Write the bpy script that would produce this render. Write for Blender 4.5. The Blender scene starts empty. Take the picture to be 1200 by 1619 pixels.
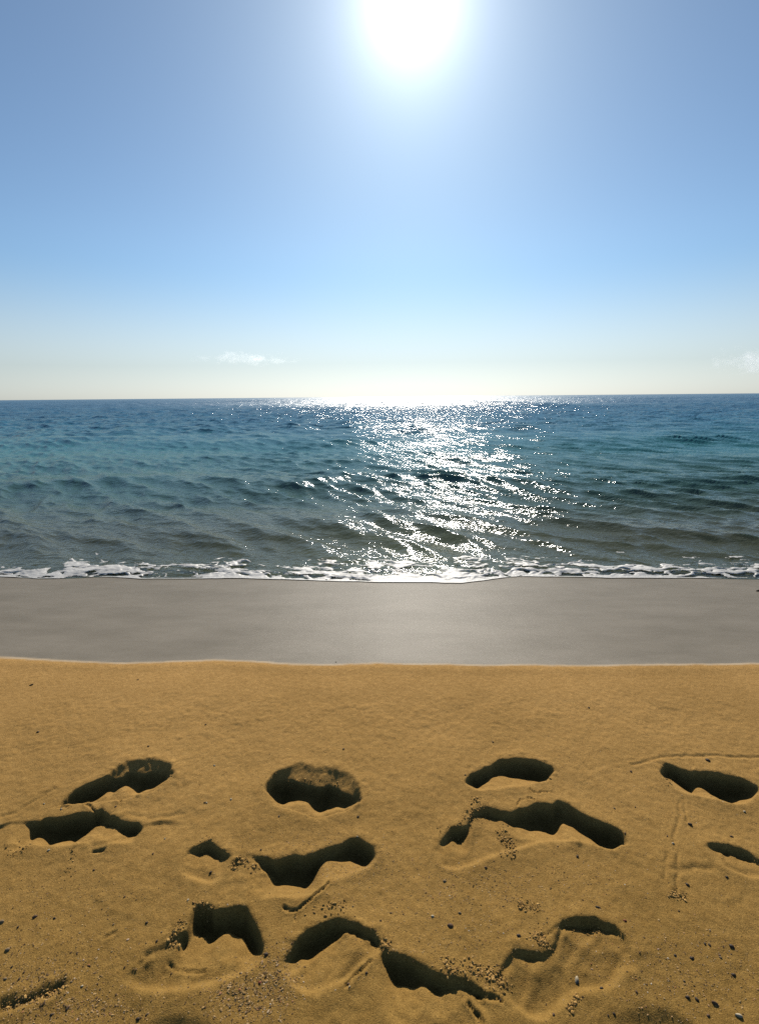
import bpy, math, random
import numpy as np
from mathutils import Vector, Matrix, noise as mnoise

# ------------------------------------------------------------------ camera, sky, sun, exposure
sc = bpy.context.scene
H, F, PITCH, ROLL = 1.35, 780.0, math.radians(13.17), math.radians(0.525)
SUN_EL, SUN_AZ = math.radians(32.9), math.radians(3.5)          # azimuth from +Y towards +X
cam_d = bpy.data.cameras.new('camera'); cam = bpy.data.objects.new('camera', cam_d)
sc.collection.objects.link(cam); sc.camera = cam
cam_d.sensor_fit = 'HORIZONTAL'; cam_d.sensor_width = 36; cam_d.lens = 36*F/1200
cam_d.clip_start = 0.02; cam_d.clip_end = 60000
RC = Matrix.Rotation(math.pi/2 - PITCH, 3, 'X') @ Matrix.Rotation(-ROLL, 3, 'Z')
cam.matrix_world = Matrix.Translation((0, 0, H)) @ RC.to_4x4()

world = bpy.data.worlds.new('World'); sc.world = world; world.use_nodes = True
wn = world.node_tree; bg = wn.nodes['Background']
sky = wn.nodes.new('ShaderNodeTexSky'); sky.sky_type = 'NISHITA'; sky.sun_disc = False
sky.sun_elevation = SUN_EL; sky.sun_rotation = SUN_AZ
sky.air_density = 0.9; sky.dust_density = 0.24; sky.ozone_density = 5.0
gam = wn.nodes.new('ShaderNodeGamma'); gam.inputs[1].default_value = 1.2   # camera-like contrast of the whole sky
wb = wn.nodes.new('ShaderNodeMix'); wb.data_type = 'RGBA'; wb.blend_type = 'MULTIPLY'; wb.inputs[0].default_value = 1
wb.inputs[7].default_value = (0.925, 1.09, 0.975, 1)
hsv = wn.nodes.new('ShaderNodeHueSaturation'); 
wtc = wn.nodes.new('ShaderNodeTexCoord'); wsep = wn.nodes.new('ShaderNodeSeparateXYZ'); wn.links.new(wtc.outputs['Generated'], wsep.inputs[0])
wmr = wn.nodes.new('ShaderNodeMapRange'); wmr.interpolation_type = 'SMOOTHSTEP'                       # milky air low over the horizon, all the way round
for i_, v_ in ((1, 0.0), (2, 0.23), (3, 0.26), (4, 0.86)): wmr.inputs[i_].default_value = v_
wmv = wn.nodes.new('ShaderNodeMapRange'); wmv.interpolation_type = 'SMOOTHSTEP'
for i_, v_ in ((1, 0.0), (2, 0.27), (3, 0.70), (4, 1.0)): wmv.inputs[i_].default_value = v_
wn.links.new(wsep.outputs[2], wmv.inputs[0]); wn.links.new(wmv.outputs[0], hsv.inputs['Value'])
wn.links.new(wsep.outputs[2], wmr.inputs[0]); wn.links.new(wmr.outputs[0], hsv.inputs['Saturation'])
wn.links.new(sky.outputs[0], gam.inputs[0]); wn.links.new(gam.outputs[0], wb.inputs[6]); wn.links.new(wb.outputs[2], hsv.inputs['Color'])
bg.inputs[1].default_value = 0.070
sdir = Vector((math.sin(SUN_AZ)*math.cos(SUN_EL), math.cos(SUN_AZ)*math.cos(SUN_EL), math.sin(SUN_EL)))
def wmath(op, a, b=0.0):                                         # the bright aureole of the hazy air right round the sun
    m = wn.nodes.new('ShaderNodeMath'); m.operation = op
    for i, v in ((0, a), (1, b)):
        if hasattr(v, 'is_output'): wn.links.new(v, m.inputs[i])
        else: m.inputs[i].default_value = v
    return m.outputs[0]
wdot = wn.nodes.new('ShaderNodeVectorMath'); wdot.operation = 'DOT_PRODUCT'
wn.links.new(wtc.outputs['Generated'], wdot.inputs[0]); wdot.inputs[1].default_value = sdir
ang = wmath('MULTIPLY', wmath('ARCCOSINE', wmath('MINIMUM', wdot.outputs['Value'], 1.0)), 57.2958)
aur = wmath('ADD', wmath('MULTIPLY', wmath('POWER', math.e, wmath('DIVIDE', ang, -2.5)), 30.0), wmath('MULTIPLY', wmath('POWER', math.e, wmath('DIVIDE', ang, -16.0)), 1.6))
wad = wn.nodes.new('ShaderNodeMix'); wad.data_type = 'RGBA'; wad.blend_type = 'ADD'; wad.inputs[0].default_value = 1
wn.links.new(hsv.outputs[0], wad.inputs[6]); wn.links.new(aur, wad.inputs[7]); wn.links.new(wad.outputs[2], bg.inputs[0])

sun_d = bpy.data.lights.new('sun', 'SUN'); sun_d.energy = 5.0; sun_d.angle = math.radians(0.53); sun_d.color = (1.0, 0.93, 0.82)
sun = bpy.data.objects.new('sun', sun_d); sc.collection.objects.link(sun)
sun.rotation_euler = sdir.to_track_quat('Z', 'Y').to_euler(); sun.location = (0, 0, 30)

vs = sc.view_settings
sc.display_settings.display_device = 'sRGB'
vs.view_transform = 'Standard'; vs.look = 'None'; vs.gamma = 1; vs.exposure = 0.0; vs.use_curve_mapping = False
sc.render.engine = 'CYCLES'
sc.cycles.use_denoising = False
sc.cycles.max_bounces = 6; sc.cycles.diffuse_bounces = 0; sc.cycles.volume_bounces = 2; sc.cycles.transparent_max_bounces = 8
sc.cycles.sample_clamp_indirect = 3.0; sc.cycles.volume_max_steps = 64

# ------------------------------------------------------------------ helpers
rng = np.random.default_rng(7); random.seed(7)
RCn = np.array(RC)

def ground(px, py, z=0.0):
    """where the sight line through a spot of the photograph meets the level z"""
    px = np.asarray(px, float); py = np.asarray(py, float)
    v = np.stack([(px-600)/F, (809.5-py)/F, -np.ones_like(px)], -1) @ RCn.T
    t = (z-H)/v[..., 2]
    return v[..., 0]*t, v[..., 1]*t

def vnoise(x, y, seed=0):
    xi = np.floor(x).astype(np.int64); yi = np.floor(y).astype(np.int64)
    fx = x-xi; fy = y-yi
    fx = fx*fx*fx*(fx*(fx*6-15)+10); fy = fy*fy*fy*(fy*(fy*6-15)+10)
    def h(a, b):
        n = (a*374761393 + b*668265263 + seed*974634777) & 0xffffffff
        n = ((n ^ (n >> 13))*1274126177) & 0xffffffff
        n = ((n ^ (n >> 16))*2246822519) & 0xffffffff
        return ((n ^ (n >> 15)) & 0xffff)/32767.5-1
    return (h(xi, yi)*(1-fx)+h(xi+1, yi)*fx)*(1-fy)+(h(xi, yi+1)*(1-fx)+h(xi+1, yi+1)*fx)*fy

def fbm(x, y, octv=4, seed=0, gain=0.5):
    s = 0; a = 1; t = 0
    for o in range(octv):
        c, n = math.cos(0.7*o+seed), math.sin(0.7*o+seed)
        s = s+a*vnoise((x*c-y*n)*2**o+17.3*o, (x*n+y*c)*2**o-9.1*o, seed+o); t += a; a *= gain
    return s/t

def sstep(a, b, x):
    t = np.clip((x-a)/(b-a), 0, 1); return t*t*(3-2*t)

def blur(a, sig):
    r = int(3*sig)+1; k = np.exp(-0.5*(np.arange(-r, r+1)/sig)**2); k /= k.sum()
    a = np.apply_along_axis(lambda m: np.convolve(np.pad(m, r, 'edge'), k, 'valid'), 0, a)
    return np.apply_along_axis(lambda m: np.convolve(np.pad(m, r, 'edge'), k, 'valid'), 1, a)

def axis(lo, hi, step, neg, pos, g):
    a = list(np.arange(lo, hi, step)); s = step
    while a[-1] < pos: s *= g; a.append(a[-1]+s)
    s = step; b = [a[0]]
    while b[-1] > neg: s *= g; b.append(b[-1]-s)
    return np.array(b[:0:-1]+a)

def link(o): sc.collection.objects.link(o); return o

def mesh_from(name, co, faces, mat=None, smooth=True, attrs=None, normals=None):
    co = np.ascontiguousarray(co, np.float32); faces = np.asarray(faces, np.int32)
    n = faces.shape[1]
    me = bpy.data.meshes.new(name)
    me.vertices.add(len(co)); me.vertices.foreach_set('co', co.ravel())
    me.loops.add(faces.size); me.loops.foreach_set('vertex_index', np.ascontiguousarray(faces.ravel()))
    me.polygons.add(len(faces)); me.polygons.foreach_set('loop_start', np.arange(0, faces.size, n, dtype=np.int32))
    me.polygons.foreach_set('use_smooth', np.full(len(faces), smooth))
    for k, v in (attrs or {}).items():
        at = me.attributes.new(k, 'FLOAT', 'POINT'); at.data.foreach_set('value', np.ascontiguousarray(v, np.float32))
    me.update(calc_edges=True); me.validate()
    if normals is not None: me.normals_split_custom_set_from_vertices(normals.tolist())
    o = bpy.data.objects.new(name, me); link(o)
    if mat: me.materials.append(mat)
    return o

def submesh(faces, sel):
    f = faces[sel]; u, inv = np.unique(f, return_inverse=True)
    return u, inv.reshape(f.shape)

def grid_faces(nr, nc):
    i = (np.arange(nr-1)[:, None]*nc+np.arange(nc-1)[None, :]).ravel()
    return np.stack([i, i+1, i+nc+1, i+nc], 1)

def tag(o, label=None, cat=None, group=None, kind=None):
    if label: o['label'] = label
    if cat: o['category'] = cat
    if group: o['group'] = group
    if kind: o['kind'] = kind
    return o

class NT:
    def __init__(s, name):
        s.m = bpy.data.materials.new(name); s.m.use_nodes = True; s.t = s.m.node_tree; s.t.nodes.clear()
        s.out = s.t.nodes.new('ShaderNodeOutputMaterial')
    def n(s, typ, **kw):
        nd = s.t.nodes.new('ShaderNode'+typ)
        for k, v in kw.items():
            if k.startswith('i_'):
                nd.inputs[int(k[2:]) if k[2:].isdigit() else k[2:].replace('_', ' ')].default_value = v
            else: setattr(nd, k, v)
        return nd
    def l(s, a, b): s.t.links.new(a, b)
    def ramp(s, src, *stops):
        r = s.n('ValToRGB'); e = r.color_ramp.elements
        while len(e) < len(stops): e.new(0.5)
        for q, (p, c) in zip(e, stops): q.position = p; q.color = tuple(c)+(1,) if len(c) == 3 else c
        s.l(src, r.inputs[0]); return r.outputs[0]
    def noise(s, vec, scale, detail=2, rough=0.5):
        q = s.n('TexNoise'); q.inputs['Scale'].default_value = scale; q.inputs['Detail'].default_value = detail
        q.inputs['Roughness'].default_value = rough; s.l(vec, q.inputs['Vector']); return q.outputs[0]
    def mix(s, fac, a, b, blend='MIX'):
        m = s.n('Mix', data_type='RGBA', blend_type=blend)
        for i, v in ((0, fac), (6, a), (7, b)):
            if hasattr(v, 'is_output'): s.l(v, m.inputs[i])
            else: m.inputs[i].default_value = v if i == 0 else tuple(v)+(1,)
        return m.outputs[2]
    def math(s, op, a, b=0.0, clamp=False):
        m = s.n('Math', operation=op, use_clamp=clamp)
        for i, v in ((0, a), (1, b)):
            if hasattr(v, 'is_output'): s.l(v, m.inputs[i])
            else: m.inputs[i].default_value = v
        return m.outputs[0]
    def bump(s, h, strength, dist, prev=None):
        b = s.n('Bump'); b.inputs['Strength'].default_value = strength; b.inputs['Distance'].default_value = dist
        s.l(h, b.inputs['Height'])
        if prev: s.l(prev, b.inputs['Normal'])
        return b.outputs[0]

# ------------------------------------------------------------------ materials
def sand_material():
    k = NT('beach_sand_grains'); pos = k.n('NewGeometry').outputs['Position']
    wet = k.n('Attribute', attribute_name='wet').outputs['Fac']
    big = k.noise(pos, 1.6, 5, 0.65); fine = k.noise(pos, 420, 2, 0.7); mid = k.noise(pos, 45, 3, 0.6)
    dry = k.mix(k.ramp(big, (0.3, (0, 0, 0)), (0.7, (1, 1, 1))), DRY_A, DRY_B)
    dry = k.mix(k.ramp(mid, (0.35, (0, 0, 0)), (0.65, (1, 1, 1))), dry, k.mix(1.0, dry, (0.86, 0.84, 0.8), 'MULTIPLY'))
    sy = k.n('SeparateXYZ'); k.l(pos, sy.inputs[0])
    inland = k.n('MapRange'); k.l(sy.outputs[1], inland.inputs[0])
    for i_, v_ in ((1, 0.8), (2, 2.3), (3, 0.0), (4, 1.0)): inland.inputs[i_].default_value = v_
    dry = k.mix(1.0, dry, k.mix(inland.outputs[0], (0.68, 0.70, 0.66), (1.08, 1.10, 1.30)), 'MULTIPLY')   # paler towards the wash line, darker inland
    grain = k.ramp(fine, (0.27, (0.25, 0.22, 0.2)), (0.42, (0.85, 0.85, 0.85)), (0.60, (1.1, 1.1, 1.1)), (0.74, (2.0, 2.0, 2.1)))
    dry = k.mix(1.0, dry, grain, 'MULTIPLY')
    st = k.n('Mapping'); st.inputs['Scale'].default_value = (0.7, 1.9, 1); st.inputs['Rotation'].default_value = (0, 0, 0.3); k.l(pos, st.inputs[0])
    streak = k.noise(st.outputs[0], 2.2, 6, 0.7)
    wetc = k.mix(k.ramp(streak, (0.35, (0, 0, 0)), (0.65, (1, 1, 1))), WET_A, WET_B)
    wetc = k.mix(0.35, wetc, k.mix(1.0, wetc, grain, 'MULTIPLY'))
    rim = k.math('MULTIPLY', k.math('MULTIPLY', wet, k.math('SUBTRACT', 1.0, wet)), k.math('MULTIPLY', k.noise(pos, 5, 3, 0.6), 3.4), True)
    col = k.mix(rim, k.mix(wet, dry, wetc), (0.58, 0.47, 0.33))                       # froth and salt line, with the rim light of the lip painted into its colour
    h = k.math('ADD', k.math('MULTIPLY', fine, 0.5), k.math('MULTIPLY', mid, 1.0))
    dryness = k.math('SUBTRACT', 1.0, k.math('MULTIPLY', wet, 0.93))
    b = k.n('Bump'); b.inputs['Distance'].default_value = 0.004; k.l(h, b.inputs['Height']); k.l(k.math('MULTIPLY', dryness, 0.75), b.inputs['Strength'])
    p = k.n('BsdfPrincipled'); k.l(col, p.inputs['Base Color']); k.l(b.outputs[0], p.inputs['Normal'])
    k.l(k.math('SUBTRACT', 0.95, k.math('MULTIPLY', wet, 0.45)), p.inputs['Roughness'])
    p.inputs['Specular IOR Level'].default_value = 0.06
    film = k.noise(st.outputs[0], 14, 4, 0.6)
    b2 = k.n('Bump'); b2.inputs['Distance'].default_value = 0.003; b2.inputs['Strength'].default_value = 0.35; k.l(k.math('ADD', film, k.math('MULTIPLY', fine, 1.2)), b2.inputs['Height'])
    k.l(k.math('MULTIPLY', wet, 0.06), p.inputs['Coat Weight']); p.inputs['Coat Roughness'].default_value = WET_ROUGH; p.inputs['Coat IOR'].default_value = 1.33
    k.l(b2.outputs[0], p.inputs['Coat Normal'])
    k.l(p.outputs[0], k.out.inputs[0]); return k.m

def sea_material():
    k = NT('sea_water'); pos = k.n('NewGeometry').outputs['Position']
    dep = k.n('Attribute', attribute_name='depth').outputs['Fac']
    n0 = k.noise(pos, 0.35, 3, 0.5)
    d2 = k.math('MULTIPLY', dep, k.math('ADD', 0.6, k.math('MULTIPLY', n0, 0.8)))
    body = k.ramp(k.math('DIVIDE', d2, k.math('ADD', d2, 1.0)),
                  (0.0, SEA_C[0]), (0.09, SEA_C[0]), (0.25, SEA_C[1]), (0.5, SEA_C[2]), (0.85, SEA_C[3]))
    clear = k.math('POWER', 2.71828, k.math('MULTIPLY', dep, -3.2))
    ds = k.n('BsdfDiffuse'); k.l(body, ds.inputs[0])
    tr = k.n('BsdfTransparent'); tr.inputs[0].default_value = (0.66, 0.74, 0.62, 1)
    inner = k.n('MixShader'); k.l(k.math('MULTIPLY', clear, 0.8), inner.inputs[0]); k.l(ds.outputs[0], inner.inputs[1]); k.l(tr.outputs[0], inner.inputs[2])
    mp = k.n('Mapping'); mp.inputs['Scale'].default_value = (0.75, 1.25, 1); mp.inputs['Rotation'].default_value = (0, 0, 0.6); k.l(pos, mp.inputs[0])
    h1 = k.noise(mp.outputs[0], 16, 3, 0.55); h2 = k.noise(mp.outputs[0], 3.2, 3, 0.55); h3 = k.noise(mp.outputs[0], 0.7, 3, 0.55)
    far = k.n('Attribute', attribute_name='far').outputs['Fac']
    hs = k.math('ADD', k.math('MULTIPLY', h1, 0.013), k.math('MULTIPLY', k.math('ADD', k.math('MULTIPLY', h2, 0.13), k.math('MULTIPLY', h3, 0.42)), far))
    bu = k.n('Bump'); bu.inputs['Strength'].default_value = 1.0; bu.inputs['Distance'].default_value = 1.0; k.l(hs, bu.inputs['Height'])
    k.l(bu.outputs[0], ds.inputs['Normal'])
    gl = k.n('BsdfGlossy'); k.l(k.math('ADD', SEA_ROUGH, k.math('MULTIPLY', k.n('Attribute', attribute_name='rough').outputs['Fac'], 0.20)), gl.inputs['Roughness']); k.l(bu.outputs[0], gl.inputs['Normal'])
    fr = k.n('Fresnel'); fr.inputs[0].default_value = 1.333; k.l(bu.outputs[0], fr.inputs['Normal'])
    fe = k.math('MINIMUM', fr.outputs[0], SEA_FMAX)
    ms = k.n('MixShader'); k.l(fe, ms.inputs[0]); k.l(inner.outputs[0], ms.inputs[1]); k.l(gl.outputs[0], ms.inputs[2])
    k.l(ms.outputs[0], k.out.inputs[0]); return k.m

def plain(name, col, rough=0.8, var=0.25, scale=90):
    k = NT(name); pos = k.n('NewGeometry').outputs['Position']
    c = k.mix(k.noise(pos, scale, 3, 0.6), [v*(1-var) for v in col], [min(1, v*(1+var)) for v in col])
    p = k.n('BsdfPrincipled'); k.l(c, p.inputs['Base Color']); p.inputs['Roughness'].default_value = rough; p.inputs['Specular IOR Level'].default_value = 0.2
    k.l(p.outputs[0], k.out.inputs[0]); return k.m

DRY_A, DRY_B = (0.385, 0.219, 0.060), (0.48, 0.275, 0.080)
WET_A, WET_B = (0.175, 0.148, 0.108), (0.225, 0.192, 0.145)
WET_ROUGH = 0.22
SEA_C = [(0.13, 0.14, 0.09), (0.065, 0.14, 0.115), (0.036, 0.165, 0.175), (0.02, 0.115, 0.20)]
SEA_ROUGH, SEA_FMAX = 0.075, 0.36
M_SAND, M_SEA = sand_material(), sea_material()
def foam_material():
    k = NT('foam'); p = k.n('BsdfPrincipled'); p.inputs['Base Color'].default_value = (0.52, 0.50, 0.46, 1); p.inputs['Roughness'].default_value = 0.55
    pos = k.n('NewGeometry').outputs['Position']
    k.l(k.bump(k.noise(pos, 40, 3, 0.6), 0.35, 0.01), p.inputs['Normal'])
    p.inputs['Subsurface Weight'].default_value = 0.0
    k.l(p.outputs[0], k.out.inputs[0]); return k.m
M_FOAM = foam_material()

# ------------------------------------------------------------------ the beach: profile across the shore
SEA = -0.135
bx, by = ground([-500, -200, 0, 100, 200, 270, 340, 400, 460, 530, 600, 750, 900, 1050, 1200, 1400, 1700],
                [1036, 1037, 1040, 1045, 1049, 1047, 1045, 1047, 1051, 1052, 1049, 1052, 1053, 1051, 1050, 1049, 1050])
fx_, fy_ = ground([-400, -150, 0, 60, 130, 165, 230, 330, 400, 520, 600, 730, 770, 810, 920, 970, 1060, 1130, 1200, 1400, 1700],
                  [915, 913, 912, 916, 914, 912, 915, 915, 914, 919, 922, 923, 917, 911, 912, 915, 914, 915, 917, 914, 915], SEA)
def edge_of(xs, ys, amp, sc_, seed):
    def f(x):
        return np.interp(x, xs, ys)+amp*fbm(x*sc_, x*0+3.3, 4, seed)*np.clip(np.abs(x)*0.0+1, 0, 1)+0.4*vnoise(x*0.11, x*0+1.7, seed+5)*sstep(4, 10, np.abs(x))
    return f
wet_edge = edge_of(bx, by, 0.012, 3.0, 3)
sea_edge = edge_of(fx_, fy_, 0.03, 2.5, 9)

def profile(x, y):
    t = y-wet_edge(x)
    bed = -9*(1-np.exp(-np.maximum(t, 0)*0.0099))
    back = 0.10*np.maximum(-t-2.5, 0)/(1+0.05*np.maximum(-t-2.5, 0))      # the beach rises gently inland
    z = bed+np.minimum(back, 2.0)
    z = z+0.005*np.exp(-((t+0.045)/0.045)**2)+0.006*np.exp(-((t+0.2)/0.2)**2)                               # low lip left by the last wash
    return z, t

# prints: rim (far edge), shade end and near edge, read off the photograph in its own pixels
def Z(x0, y0, s, pts): return [(x0+a/s, y0+b/s) for a, b in pts]
PR = []
def pr(x0, y0, s, top, bot, near, label, soft=0.011, collar=None, tread=False, hmax=0.11):
    PR.append(dict(top=Z(x0, y0, s, top), bot=Z(x0, y0, s, bot), near=Z(x0, y0, s, near), label=label, soft=soft,
                   collar=Z(x0, y0, s, collar) if collar else None, tread=tread, hmax=hmax))
pr(80, 1180, 5.4545,
   [(122, 470), (200, 395), (300, 345), (400, 310), (470, 290), (530, 250), (620, 235), (690, 190), (800, 205), (900, 190), (1000, 195), (1068, 250)],
   [(122, 472), (190, 500), (300, 485), (390, 470), (450, 415), (550, 370), (640, 350), (700, 375), (760, 405), (880, 375), (960, 330), (1010, 285), (1068, 255)],
   [(122, 485), (190, 512), (300, 500), (390, 490), (430, 480), (560, 468), (640, 458), (740, 425), (880, 392), (1010, 310), (1068, 265)],
   'narrow dark footprint slanting up rightwards, above the print cut by the left edge',
   collar=[(520, 250), (620, 150), (800, 125), (930, 125), (1050, 180)])
pr(400, 1190, 6,
   [(130, 330), (140, 290), (200, 225), (300, 210), (400, 225), (500, 260), (600, 290), (650, 295), (720, 260), (800, 290), (880, 345), (970, 370), (1000, 400), (1045, 442)],
   [(130, 350), (150, 410), (180, 420), (230, 490), (290, 510), (330, 475), (430, 465), (520, 480), (560, 540), (620, 572), (700, 550), (800, 512), (870, 545), (960, 490), (1045, 446)],
   [(130, 360), (180, 440), (250, 520), (400, 555), (600, 620), (700, 595), (800, 565), (870, 555), (960, 500), (1045, 450)],
   'wide oval black footprint with a crumbling far rim, second from left in the far row',
   collar=[(140, 280), (200, 200), (330, 150), (430, 100), (600, 140), (820, 155), (930, 210), (1000, 300), (1020, 400)])
pr(0, 1250, 4,
   [(-300, 250), (0, 222), (50, 202), (120, 190), (180, 195), (250, 205), (280, 185), (400, 180), (500, 155), (590, 150), (640, 125), (700, 170), (800, 205), (870, 215), (897, 245)],
   [(-300, 270), (0, 240), (60, 212), (150, 207), (190, 240), (200, 295), (270, 300), (330, 345), (370, 350), (390, 318), (430, 325), (480, 330), (520, 300), (570, 260), (640, 235), (720, 240), (770, 280), (830, 320), (880, 295), (897, 250)],
   [(-300, 430), (0, 425), (100, 400), (200, 355), (350, 360), (500, 352), (640, 350), (830, 345), (897, 310)],
   'broad footprint cut by the left edge, lit sand hump inside its dark hollow')
pr(0, 1250, 4,
   [(905, 225), (960, 212), (1040, 198), (1100, 205), (1145, 217)], [(905, 232), (960, 228), (1040, 216), (1100, 218), (1145, 222)],
   [(905, 318), (980, 332), (1100, 312), (1145, 290)],
   'short shallow scuff mark trailing right from the print cut by the left edge', soft=0.008)
pr(270, 1300, 3.529,
   [(62, 217), (110, 165), (170, 140), (210, 120), (260, 150), (335, 190)], [(62, 219), (110, 182), (160, 197), (200, 187), (245, 216), (300, 222), (335, 205)],
   [(62, 310), (110, 330), (200, 365), (335, 360)],
   'small rounded toe hollow with a thin dark rim, left of the wavy middle print', soft=0.010)
pr(270, 1300, 3.529,
   [(340, 240), (400, 192), (440, 178), (475, 200), (590, 235), (700, 190), (760, 195), (860, 155), (950, 125), (1000, 95), (1050, 90), (1120, 140), (1140, 185)],
   [(340, 262), (400, 202), (440, 188), (470, 220), (520, 285), (550, 310), (580, 360), (660, 345), (700, 360), (760, 365), (800, 320), (830, 250), (870, 210), (950, 215), (1020, 215), (1060, 245), (1100, 245), (1140, 200)],
   [(340, 415), (450, 455), (600, 425), (700, 430), (800, 410), (880, 350), (1000, 292), (1140, 232)],
   'wavy black footprint in the middle row rising to a round heel on its right')
pr(670, 1180, 3.529,
   [(230, 200), (260, 155), (350, 120), (420, 80), (500, 68), (600, 75), (650, 88), (710, 110), (724, 125)],
   [(230, 212), (300, 247), (330, 225), (380, 175), (440, 163), (500, 178), (560, 187), (610, 190), (640, 195), (690, 175), (724, 130)],
   [(230, 220), (300, 256), (400, 252), (500, 232), (600, 214), (690, 190), (724, 138)],
   'small curved bean-shaped footprint just above the longest print right of centre', soft=0.022)
pr(670, 1180, 3.529,
   [(55, 582), (130, 490), (150, 455), (240, 440), (270, 375), (340, 340), (400, 355), (490, 378), (550, 350), (650, 325), (720, 328), (750, 310), (800, 325), (870, 370), (950, 410), (1040, 440), (1100, 475), (1128, 515)],
   [(55, 584), (120, 550), (170, 520), (200, 545), (245, 500), (260, 420), (290, 400), (370, 400), (400, 410), (430, 405), (500, 450), (560, 475), (640, 485), (720, 497), (760, 450), (810, 428), (860, 450), (920, 490), (980, 545), (1060, 570), (1100, 560), (1128, 520)],
   [(55, 640), (100, 690), (180, 697), (260, 672), (350, 642), (430, 612), (500, 600), (600, 555), (720, 535), (860, 535), (980, 572), (1060, 582), (1128, 532)],
   'longest footprint right of centre, arched black hollow with crumbled toe end on its left')
pr(1000, 1180, 6,
   [(258, 255), (310, 160), (380, 180), (450, 210), (550, 240), (700, 245), (850, 275), (1000, 300), (1100, 335), (1180, 375)],
   [(258, 265), (330, 330), (400, 365), (460, 395), (520, 390), (560, 355), (620, 365), (680, 400), (720, 450), (800, 505), (880, 525), (930, 505), (1000, 485), (1080, 485), (1110, 450), (1180, 385)],
   [(258, 290), (380, 395), (500, 455), (700, 498), (880, 545), (1000, 555), (1100, 530), (1180, 450)],
   'straight dark footprint sloping down rightwards at the right end of the far row', soft=0.02)
pr(1000, 1180, 6,
   [(675, 952), (720, 930), (800, 930), (900, 955), (1000, 985), (1100, 1010), (1190, 1080), (1300, 1120), (1500, 1180)],
   [(675, 960), (730, 985), (800, 1000), (860, 1035), (950, 1040), (1040, 1070), (1080, 1090), (1150, 1088), (1200, 1105), (1300, 1140), (1500, 1200)],
   [(675, 1060), (750, 1140), (850, 1180), (1000, 1230), (1150, 1280), (1300, 1290), (1500, 1300)],
   'shallow footprint with a thin black rim running out of the right frame edge')
pr(160, 1410, 4,
   [(95, 508), (180, 468), (270, 437), (275, 385), (350, 360), (400, 335), (480, 285), (558, 240), (566, 130), (610, 90), (690, 92), (720, 128), (790, 115), (850, 100), (920, 110), (960, 190), (1000, 260), (1020, 330), (1027, 405)],
   [(95, 510), (180, 486), (270, 447), (275, 400), (340, 390), (400, 358), (480, 312), (558, 264), (610, 282), (650, 320), (680, 340), (720, 320), (760, 275), (800, 252), (850, 285), (890, 320), (920, 380), (950, 437), (1005, 430), (1027, 410)],
   [(95, 600), (250, 650), (400, 660), (550, 640), (700, 600), (850, 550), (950, 500), (1027, 435)],
   'deep hooked footprint in the near row on the left, long smooth lit floor below', soft=0.02)
pr(420, 1430, 3.529,
   [(100, 312), (150, 250), (200, 180), (300, 120), (380, 88), (440, 90), (520, 118), (600, 160), (640, 210), (655, 275)],
   [(100, 314), (140, 325), (210, 300), (240, 315), (290, 270), (350, 225), (400, 205), (440, 165), (500, 180), (560, 195), (600, 235), (640, 265), (655, 282)],
   [(100, 400), (150, 470), (230, 520), (300, 520), (380, 465), (450, 445), (520, 375), (600, 315), (655, 288)],
   'arched footprint in the centre of the near row with toe ridges on its lit floor', tread=True)
pr(420, 1430, 3.529,
   [(645, 275), (700, 285), (770, 300), (830, 330), (900, 360), (960, 400), (1020, 430), (1080, 430), (1130, 440), (1200, 480), (1230, 560)],
   [(645, 300), (670, 370), (720, 465), (770, 460), (825, 480), (880, 445), (930, 490), (990, 530), (1010, 490), (1045, 515), (1080, 480), (1130, 500), (1200, 540), (1230, 575)],
   [(645, 640), (760, 720), (900, 780), (1100, 790), (1230, 720)],
   'footprint with a stepped black far wall at the bottom between arched print and shoe print')
pr(740, 1430, 4.2857,
   [(200, 515), (230, 440), (290, 370), (300, 335), (380, 330), (500, 340), (545, 320), (590, 270), (610, 190), (640, 130), (740, 105), (850, 95), (920, 145), (1000, 170), (1055, 232)],
   [(200, 522), (240, 450), (290, 395), (310, 372), (370, 380), (400, 400), (470, 390), (500, 362), (545, 335), (595, 278), (620, 230), (640, 180), (700, 195), (830, 205), (870, 180), (930, 205), (1000, 225), (1055, 242)],
   [(200, 620), (300, 720), (400, 790), (520, 800), (620, 720), (740, 610), (860, 600), (980, 575), (1055, 470)],
   'shallow shoe print with curved tread ridges pressed into its pale floor', tread=True)
pr(0, 0, 1,
   [(190, 1618), (215, 1603), (250, 1592), (290, 1585), (330, 1592), (360, 1606), (380, 1622)], [(190, 1622), (215, 1630), (250, 1650), (290, 1665), (330, 1650), (360, 1635), (380, 1626)],
   [(190, 1660), (215, 1690), (250, 1710), (290, 1715), (330, 1710), (360, 1690), (380, 1660)],
   'soft rounded dent below the hooked print at the bottom edge', soft=0.16, hmax=0.035)
pr(0, 0, 1,
   [(905, 1612), (950, 1590), (1000, 1572), (1050, 1578), (1090, 1594), (1130, 1618)], [(905, 1618), (950, 1625), (1000, 1635), (1050, 1637), (1090, 1630), (1130, 1624)],
   [(905, 1660), (950, 1700), (1000, 1720), (1050, 1720), (1090, 1700), (1130, 1660)],
   'soft dim dent below the shoe print at the bottom right edge', soft=0.16, hmax=0.035)
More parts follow.
